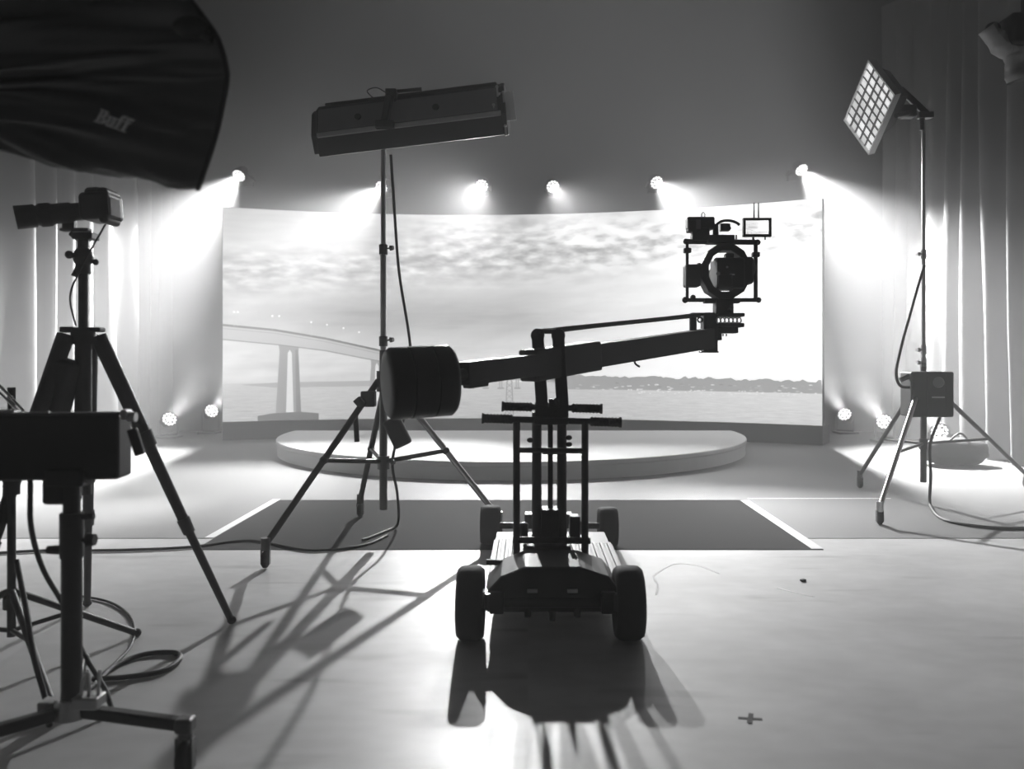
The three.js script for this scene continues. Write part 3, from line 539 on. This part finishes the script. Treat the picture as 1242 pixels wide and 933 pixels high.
// ---------------------------------------------------------------- tripod with the long lens camera
{
  const D = 3.45, foot = V(at(101, 0, D).x, 0, -D), t = thing('tripod', 'tall black camera tripod beside the monitor cart', 'tripod', foot);
  const p = (py, dx = 0, dz = 0) => V(foot.x + dx, at(0, py, D).y, -D + dz);
  t.part('centre_column', [rod(p(520), p(318), 0.019, 0.019, 18)], M.black);
  t.part('lower_column', rod(p(600), p(408), 0.033, 0.033, 18), M.black);
  t.part('shoulder', [rod(p(418), p(398), 0.055, 0.045, 18), block(at(84, 400, D), 0.06, 0.025, 0.05), block(at(116, 400, D), 0.06, 0.02, 0.05)], M.black);
  t.part('head', [rod(p(332), p(305), 0.03), rod(p(306), p(283), 0.022), block(at(104, 287, D), 0.085, 0.03, 0.07), ball(p(312), 0.04, 1, 1.1, 1)], M.black);
  t.part('pan_handle', [rod(at(100, 312, D - 0.02), at(84, 309, D - 0.04), 0.011), ball(at(84, 309, D - 0.04), 0.017), rod(at(98, 318, D), at(90, 335, D - 0.02), 0.012)], M.black);
  t.part('lock_lever', [rod(at(104, 316, D), at(116, 318, D), 0.009), ball(at(116, 318, D), 0.013)], M.black);
  t.part('lock_lever', rod(at(96, 290, D), at(86, 283, D), 0.012), M.black);
  const rightFoot = onFloor(281, 757), leftFoot = V(2 * foot.x - rightFoot.x + 0.25, 0, -D + 0.42), rearFoot = V(foot.x - 0.25, 0, -D - 0.5);
  [[rightFoot, 0.05], [leftFoot, -0.05], [rearFoot, 0]].forEach(([f, dx]) => {
    const hip = p(407, dx, (f.z + D) * 0.1), knee = hip.clone().lerp(f, 0.34), leg = t.part('leg', [rod(hip, knee, 0.034, 0.031), rod(knee, hip.clone().lerp(f, 0.66), 0.025, 0.022)], M.black);
    t.part('lower_leg', [rod(hip.clone().lerp(f, 0.64), f.clone().add(V(0, 0.012, 0)), 0.019, 0.015)], M.black, leg);
    t.part('foot', ball(f.clone().add(V(0, 0.018, 0)), 0.02, 1, 0.9, 1), M.rubber, leg);
    t.part('leg_lock', rod(hip.clone().lerp(f, 0.32), hip.clone().lerp(f, 0.37), 0.038, 0.034), M.darkMetal, leg);
    t.part('leg_lock', rod(hip.clone().lerp(f, 0.62), hip.clone().lerp(f, 0.67), 0.028, 0.026), M.darkMetal, leg);
  });
  t.part('accessory_bag', block(at(73, 470, D - 0.05), 0.10, 0.24, 0.12, 0.03, new THREE.Quaternion().setFromAxisAngle(Z1, -0.28)), M.blackFabric);
}
{
  const D = 3.45, t = thing('telephoto_camera', 'black camera with a long thick lens on the tall tripod', 'camera', at(104, 283, D));
  const q = new THREE.Quaternion().setFromAxisAngle(Z1, 0.07);
  t.part('camera_body', [block(at(123, 252, D), 0.125, 0.115, 0.15, 0.022, q), block(at(116, 236, D), 0.07, 0.055, 0.07, 0.018, q), block(at(131, 240, D), 0.05, 0.07, 0.13, 0.02, q), block(at(133, 260, D + 0.0), 0.04, 0.09, 0.13, 0.02, q)], M.black);
  t.part('rear_display', block(at(138.5, 252, D - 0.03), 0.012, 0.075, 0.085, 0.004, q), M.displayGlass);
  const a = at(104, 256, D), dir = at(20, 264, D - 0.12).sub(a).normalize();
  const lens = t.part('lens', spin([[0, 0], [0.037, 0], [0.037, 0.05], [0.042, 0.055], [0.042, 0.12], [0.046, 0.125], [0.046, 0.17], [0.041, 0.175], [0.041, 0.18], [0.047, 0.185], [0.048, 0.255], [0.043, 0.255], [0.040, 0.22], [0, 0.215]], a, dir, 32), M.black);
  t.part('zoom_ring', spin([[0.0465, 0.127], [0.0485, 0.13], [0.0485, 0.165], [0.0465, 0.168]], a, dir, 32), M.rubber, lens);
  t.part('tripod_foot', [block(at(84, 272, D - 0.01), 0.05, 0.05, 0.03), block(at(92, 279, D), 0.12, 0.014, 0.04)], M.black);
  t.part('strap', wire([at(128, 272, D - 0.05), at(96, 330, D - 0.1), at(85, 360, D - 0.08), at(92, 395, D - 0.05)], 0.004, 30), M.blackFabric);
}
// ---------------------------------------------------------------- monitor cart
{
  const D = 2.45, foot = V(at(87, 0, D).x, 0, -D), t = thing('rolling_monitor_stand', 'thick black pole on a wheeled base holding the wide black monitor', 'stand', foot);
  const p = (py) => V(foot.x, at(0, py, D).y, -D);
  t.part('pole', rod(p(862), p(640), 0.029, 0.029, 20), M.blackGloss);
  t.part('upper_pole', rod(p(660), p(560), 0.024, 0.024, 20), M.black);
  t.part('height_collar', [rod(p(676), p(622), 0.033), rod(at(92, 628, D), at(114, 626, D), 0.009), ...knob(at(94, 655, D), X1, 0.014, 0.03), rod(at(84, 667, D), at(58, 667, D), 0.016, 0.012)], M.black);
  t.part('tilt_bracket', [block(at(76, 592, D + 0.02), 0.085, 0.09, 0.08, 0.012), block(at(86, 578, D), 0.11, 0.05, 0.08)], M.black);
  const hub = p(855);
  t.part('base_hub', [rod(p(868), p(845), 0.055, 0.045, 20), block(at(108, 850, D - 0.05), 0.075, 0.035, 0.06), block(at(60, 855, D), 0.05, 0.03, 0.05)], M.chrome, t, 'shiny metal hub');
  for (const e of [V(-0.98, 0.145, -2.36), V(-1.66, 0.145, -2.15), V(-1.55, 0.145, -2.85)]) {
    const a = hub.clone().setY(0.15), leg = t.part('base_leg', [beam(a, e, 0.038, 0.034, 0.008)], M.blackGloss);
    t.part('end_cap', block(e, 0.05, 0.042, 0.05, 0.01), M.darkChrome, leg);
    caster(t, V(e.x, 0, e.z), 0.05);
  }
  t.part('hose_clip', [wire([at(98, 858, D - 0.06), at(101, 825, D - 0.06), at(106, 815, D - 0.06), at(108, 840, D - 0.06), at(104, 856, D - 0.06)], 0.005, 24), rod(at(118, 858, D - 0.06), at(121, 812, D - 0.05), 0.005)], M.chrome);
}
{
  const D = 2.45, t = thing('production_monitor', 'wide black monitor housing seen from behind on the rolling stand', 'monitor', at(86, 580, D));
  const q = turnY(0.10), c = at(53, 541, D + 0.02);
  t.part('housing', block(c, 0.47, 0.195, 0.11, 0.012, q), M.black);
  t.part('top_edge', block(at(60, 502, D - 0.03), 0.45, 0.008, 0.06, 0.003, q), mat(0.06, 0.4));
  t.part('side_knob', [rod(at(155, 506, D - 0.05), at(165, 506, D - 0.05), 0.014), block(at(153, 503, D - 0.05), 0.02, 0.03, 0.04)], M.chrome);
  t.part('side_lever', beam(at(160, 520, D - 0.02), at(170, 552, D - 0.02), 0.016, 0.03, 0.005), M.black);
  t.part('top_latch', [block(at(6, 501, D - 0.02), 0.07, 0.02, 0.04, 0.008), rod(at(35, 502, D - 0.04), at(60, 501, D - 0.04), 0.006)], M.chrome);
}
{
  const D = 3.2, foot = V(at(14, 0, D).x, 0, -D), t = thing('small_light_stand', 'thin black light stand with low spread legs behind the monitor cart', 'light stand', foot);
  const p = (py) => V(foot.x, at(0, py, D).y, -D);
  t.part('pole', [rod(p(772), p(470), 0.016, 0.014), rod(p(600), p(575), 0.03), rod(p(738), p(724), 0.03)], M.black);
  for (const f of [onFloor(166, 772), onFloor(64, 862), V(-2.62, 0, -3.2)]) {
    const hip = p(716), leg = t.part('leg', [rod(hip, f.clone().add(V(0, 0.014, 0)), 0.0135)], M.black), mid = hip.clone().lerp(f, 0.45);
    t.part('brace', rod(p(765), mid, 0.009), M.black, leg);
    t.part('foot', ball(f.clone().add(V(0, 0.016, 0)), 0.018), M.rubber, leg);
  }
  for (const k of [0, 1]) t.part('boom_rod', rod(at(-30 - k * 4, 436 + k * 8, D - 0.1), at(29 - k * 4, 499 + k * 2, D - 0.1), 0.005), M.chrome);
}
// ---------------------------------------------------------------- cables on the floor
const floorCable = (label, pts, r) => tag(mesh('floor_cable', wire(pts.map(([x, y, l]) => onFloor(x, y, l ?? r)), r, 90), M.cable, scene), label, 'cable');
floorCable('dark cable lying along the carpet edge from the tripod to the strip light stand', [[-20, 672], [60, 668], [130, 668], [230, 664], [300, 656], [380, 668], [440, 662], [470, 650]], 0.009);
floorCable('looped dark cable lying beside the base of the monitor cart', [[70, 862], [110, 835], [140, 808], [175, 794], [212, 792], [218, 800], [195, 815], [150, 822], [112, 824]], 0.010);
floorCable('thin dark cable arching around the foot of the thin light stand', [[95, 723], [130, 730], [155, 745], [163, 765], [158, 785], [140, 805], [120, 822]], 0.006);
tag(mesh('hanging_cable', wire([at(37, 583, 2.52), at(38, 640, 2.6), at(52, 690, 2.7), at(80, 740, 2.8), at(100, 790, 2.85), at(128, 838, 2.8), onFloor(136, 862, 0.012)], 0.0085, 60), M.cable, scene), 'dark cable hanging from the monitor housing to the floor', 'cable');
tag(mesh('hanging_cable', wire([at(20, 680, 3.0), at(32, 740, 2.9), at(42, 800, 2.8), at(56, 850, 2.75), onFloor(60, 880, 0.012)], 0.010, 60), M.cable, scene), 'dark cable hanging down the thin light stand to the floor', 'cable');
// ---------------------------------------------------------------- tape cross and small things on the concrete
{
  const c = onFloor(910, 872), t = thing('tape_cross', 'small dark tape cross stuck on the concrete floor', 'tape mark', c);
  for (const a of [0.15, 1.9]) t.part('tape_strip', place(new THREE.BoxGeometry(0.078, 0.001, 0.016), c.clone().add(V(0, a > 1 ? 0.0016 : 0.0006, 0)), turnY(-a)), mat(0.06, 0.8));
  tag(mesh('tape_scrap', place(new RoundedBoxGeometry(0.03, 0.012, 0.02, 1, 0.004), onFloor(974, 704, 0.006), turnY(0.4)), mat(0.07, 0.8), scene), 'tiny dark scrap lying on the concrete near the mat corner', 'scrap');
  const ribbon = (pts, w) => {                               // a thin flat strip lying on the concrete
    const c2 = new THREE.CatmullRomCurve3(pts.map(([x, y]) => onFloor(x, y))).getPoints(40), side = c2.map((p, i) => { const d = c2[Math.min(40, i + 1)].clone().sub(c2[Math.max(0, i - 1)]); return V(-d.z, 0, d.x).normalize().multiplyScalar(w / 2); });
    const out = [...c2.map((p, i) => p.clone().add(side[i])), ...c2.map((p, i) => p.clone().sub(side[i])).reverse()];
    return new THREE.ExtrudeGeometry(new THREE.Shape(out.map((p) => new THREE.Vector2(p.x, -p.z))), { depth: 0.0008, bevelEnabled: false }).rotateX(-Math.PI / 2);
  };
  tag(mesh('floor_scratch', ribbon([[796, 722], [798, 710], [793, 700], [803, 692], [820, 684], [845, 686], [872, 696]], 0.012), mat(0.85, 0.8), scene), 'thin pale curved mark on the concrete beside the dolly wheel', 'floor mark');
  tag(mesh('floor_scratch', ribbon([[942, 713], [965, 719], [988, 724]], 0.012), mat(0.85, 0.8), scene), 'short pale straight mark on the concrete near the mat corner', 'floor mark');
}
{
  const c = onFloor(1172, 568, 0.003).add(V(0, 0.0, -0.25)), t = thing('equipment_bag', 'low black equipment bag lying by the foot of the drape', 'bag', c);
  const g = new THREE.SphereGeometry(1, 32, 20), a = g.attributes.position;
  for (let i = 0; i < a.count; i++) { const v = V().fromBufferAttribute(a, i); const s = 1 + 0.18 * fbm(v.x * 2 + 4, v.y * 2, v.z * 2); a.setXYZ(i, Math.sign(v.x) * Math.abs(v.x) ** 0.7 * 0.36 * s, Math.max(-0.15, Math.sign(v.y) * Math.abs(v.y) ** 0.8 * 0.15 * s) + 0.15, v.z * 0.2 * s); }
  g.computeVertexNormals();
  t.part('bag_body', place(g, c), M.blackFabric);
  t.part('bag_handle', wire([c.clone().add(V(-0.12, 0.26, 0.1)), c.clone().add(V(0, 0.36, 0.12)), c.clone().add(V(0.12, 0.26, 0.1))], 0.012, 20), M.black);
}
// ---------------------------------------------------------------- big folding softbox seen from its back
{
  const hub = at(-190, 120, 2.5), t = thing('softbox', 'large black fabric softbox with creased panels and white script lettering', 'softbox', hub);
  const rim = [[240, 229, 2.02], [263, 160, 1.95], [276, 92, 1.92], [262, 42, 1.90], [205, -30, 1.92], [120, -90, 2.0], [110, -60, 2.6], [180, 30, 2.85], [215, 130, 2.75], [232, 200, 2.4]].map((k) => at(...k));
  const loop = new THREE.CatmullRomCurve3(rim, true, 'catmullrom', 0.25), nu = 160, nv = 40;
  const mid = rim.reduce((s, k) => s.add(k), V(0, 0, 0)).multiplyScalar(1 / rim.length), axis = mid.clone().sub(hub).normalize();
  const S = (u, v) => {                                        // u round the rim, v from hub (0) to rim (1)
    const e = loop.getPoint(u), p = hub.clone().lerp(e, v), out = p.clone().sub(hub.clone().lerp(mid, v));
    const bulge = Math.sin(v * Math.PI) * 0.05, k = u * 10, rib = Math.abs(((k % 1) + 1) % 1 - 0.5) * 2;
    const crease = 0.075 * fbm(u * 26 + v * 5, v * 3.2 + u * 4, 3, 3) * v + 0.03 * Math.sin(k * 7 + v * 9 + 5 * perlin.noise(u * 8, v * 2, 1)) * v * v * (1 - rib * 0.3) * (1 - v) * 3;
    return p.addScaledVector(out.normalize(), bulge - 0.02 * (1 - rib) * Math.sin(v * Math.PI) + crease * (v < 0.985 ? 1 : 0));
  };
  const pos = [], idx = [];
  for (let j = 0; j <= nv; j++) for (let i = 0; i <= nu; i++) { const q = S((i % nu) / nu, 0.03 + 0.97 * j / nv); pos.push(q.x, q.y, q.z); if (i < nu && j < nv) { const a = j * (nu + 1) + i; idx.push(a, a + 1, a + nu + 2, a, a + nu + 2, a + nu + 1); } }
  const g = new THREE.BufferGeometry(); g.setAttribute('position', new THREE.Float32BufferAttribute(pos, 3)); g.setIndex(idx); g.computeVertexNormals();
  t.part('fabric_shell', g, M.softFabric);
  const fr = [], fi = []; fr.push(mid.x, mid.y, mid.z);
  for (let i = 0; i <= 80; i++) { const q = loop.getPoint((i % 80) / 80).lerp(mid, 0.02); fr.push(q.x, q.y, q.z); if (i < 80) fi.push(0, i + 1, i + 2); }
  const fg = new THREE.BufferGeometry(); fg.setAttribute('position', new THREE.Float32BufferAttribute(fr, 3)); fg.setIndex(fi); fg.computeVertexNormals();
  t.part('front_diffuser', fg, M.blackFabric);
  t.part('rim_hem', new THREE.TubeGeometry(loop, 160, 0.006, 6, true), M.blackFabric);
  t.part('speed_ring', spin([[0, -0.08], [0.07, -0.08], [0.09, -0.02], [0.09, 0.05], [0, 0.05]], hub, axis), M.darkMetal);
  t.part('rim_knob', [ball(at(232, 33, 1.9), 0.03, 1.4, 0.8, 1), rod(at(232, 33, 1.9), at(258, 48, 1.9), 0.01)], M.black);
  // lettering sewn on the fabric: raised script letters in the plane that touches the panel there
  const seat = S(0.115, 0.80), right = S(0.125, 0.86).sub(S(0.115, 0.74)).normalize();
  let outward = new THREE.Vector3().crossVectors(right, S(0.16, 0.80).sub(S(0.06, 0.80))).normalize(); if (outward.z < 0) outward.negate();
  const upward = new THREE.Vector3().crossVectors(outward, right).normalize();
  const text = new TextGeometry('Buff', { font, size: 0.036, depth: 0.006, curveSegments: 3, bevelEnabled: false });
  text.applyMatrix4(new THREE.Matrix4().makeShear(0, 0, 0.45, 0, 0, 0));
  text.rotateZ(-0.28);
  text.applyMatrix4(new THREE.Matrix4().makeBasis(right, upward, outward));
  seat.addScaledVector(outward, 0.035).addScaledVector(right, -0.075);
  t.part('lettering', place(text, seat), mat(0.85, 0.7), t, 'white script lettering');
}
// ---------------------------------------------------------------- cloth-wrapped lamp head hanging high beside the drape
{
  const D = 5.6, t = thing('wrapped_lamp', 'grey cloth wrapped lamp head hanging high in front of the drape', 'lamp cover', at(1236, 98, D));
  const pts = [at(1197, 34, D), at(1206, 46, D), at(1216, 56, D), at(1228, 62, D), at(1232, 78, D), at(1236, 98, D)];
  const hood = new THREE.TubeGeometry(new THREE.CatmullRomCurve3(pts), 60, 0.045, 20), a = hood.attributes.position, n = hood.attributes.normal;
  for (let i = 0; i < a.count; i++) { const v = V().fromBufferAttribute(a, i), w = 0.05 * fbm(v.x * 9, v.y * 9, v.z * 9, 3) + 0.02; a.setXYZ(i, v.x + n.getX(i) * w, v.y + n.getY(i) * w, v.z + n.getZ(i) * w); }
  hood.computeVertexNormals();
  t.part('cloth_cover', hood, M.wrap);
  t.part('lamp_head', [block(at(1240, 40, D), 0.25, 0.22, 0.2, 0.03), ball(at(1204, 36, D), 0.05)], M.black);
  t.part('hanger', rod(at(1242, 30, D), V(at(1242, 30, D).x, TOP, -D), 0.02), M.black);
}

renderer.render(scene, camera);
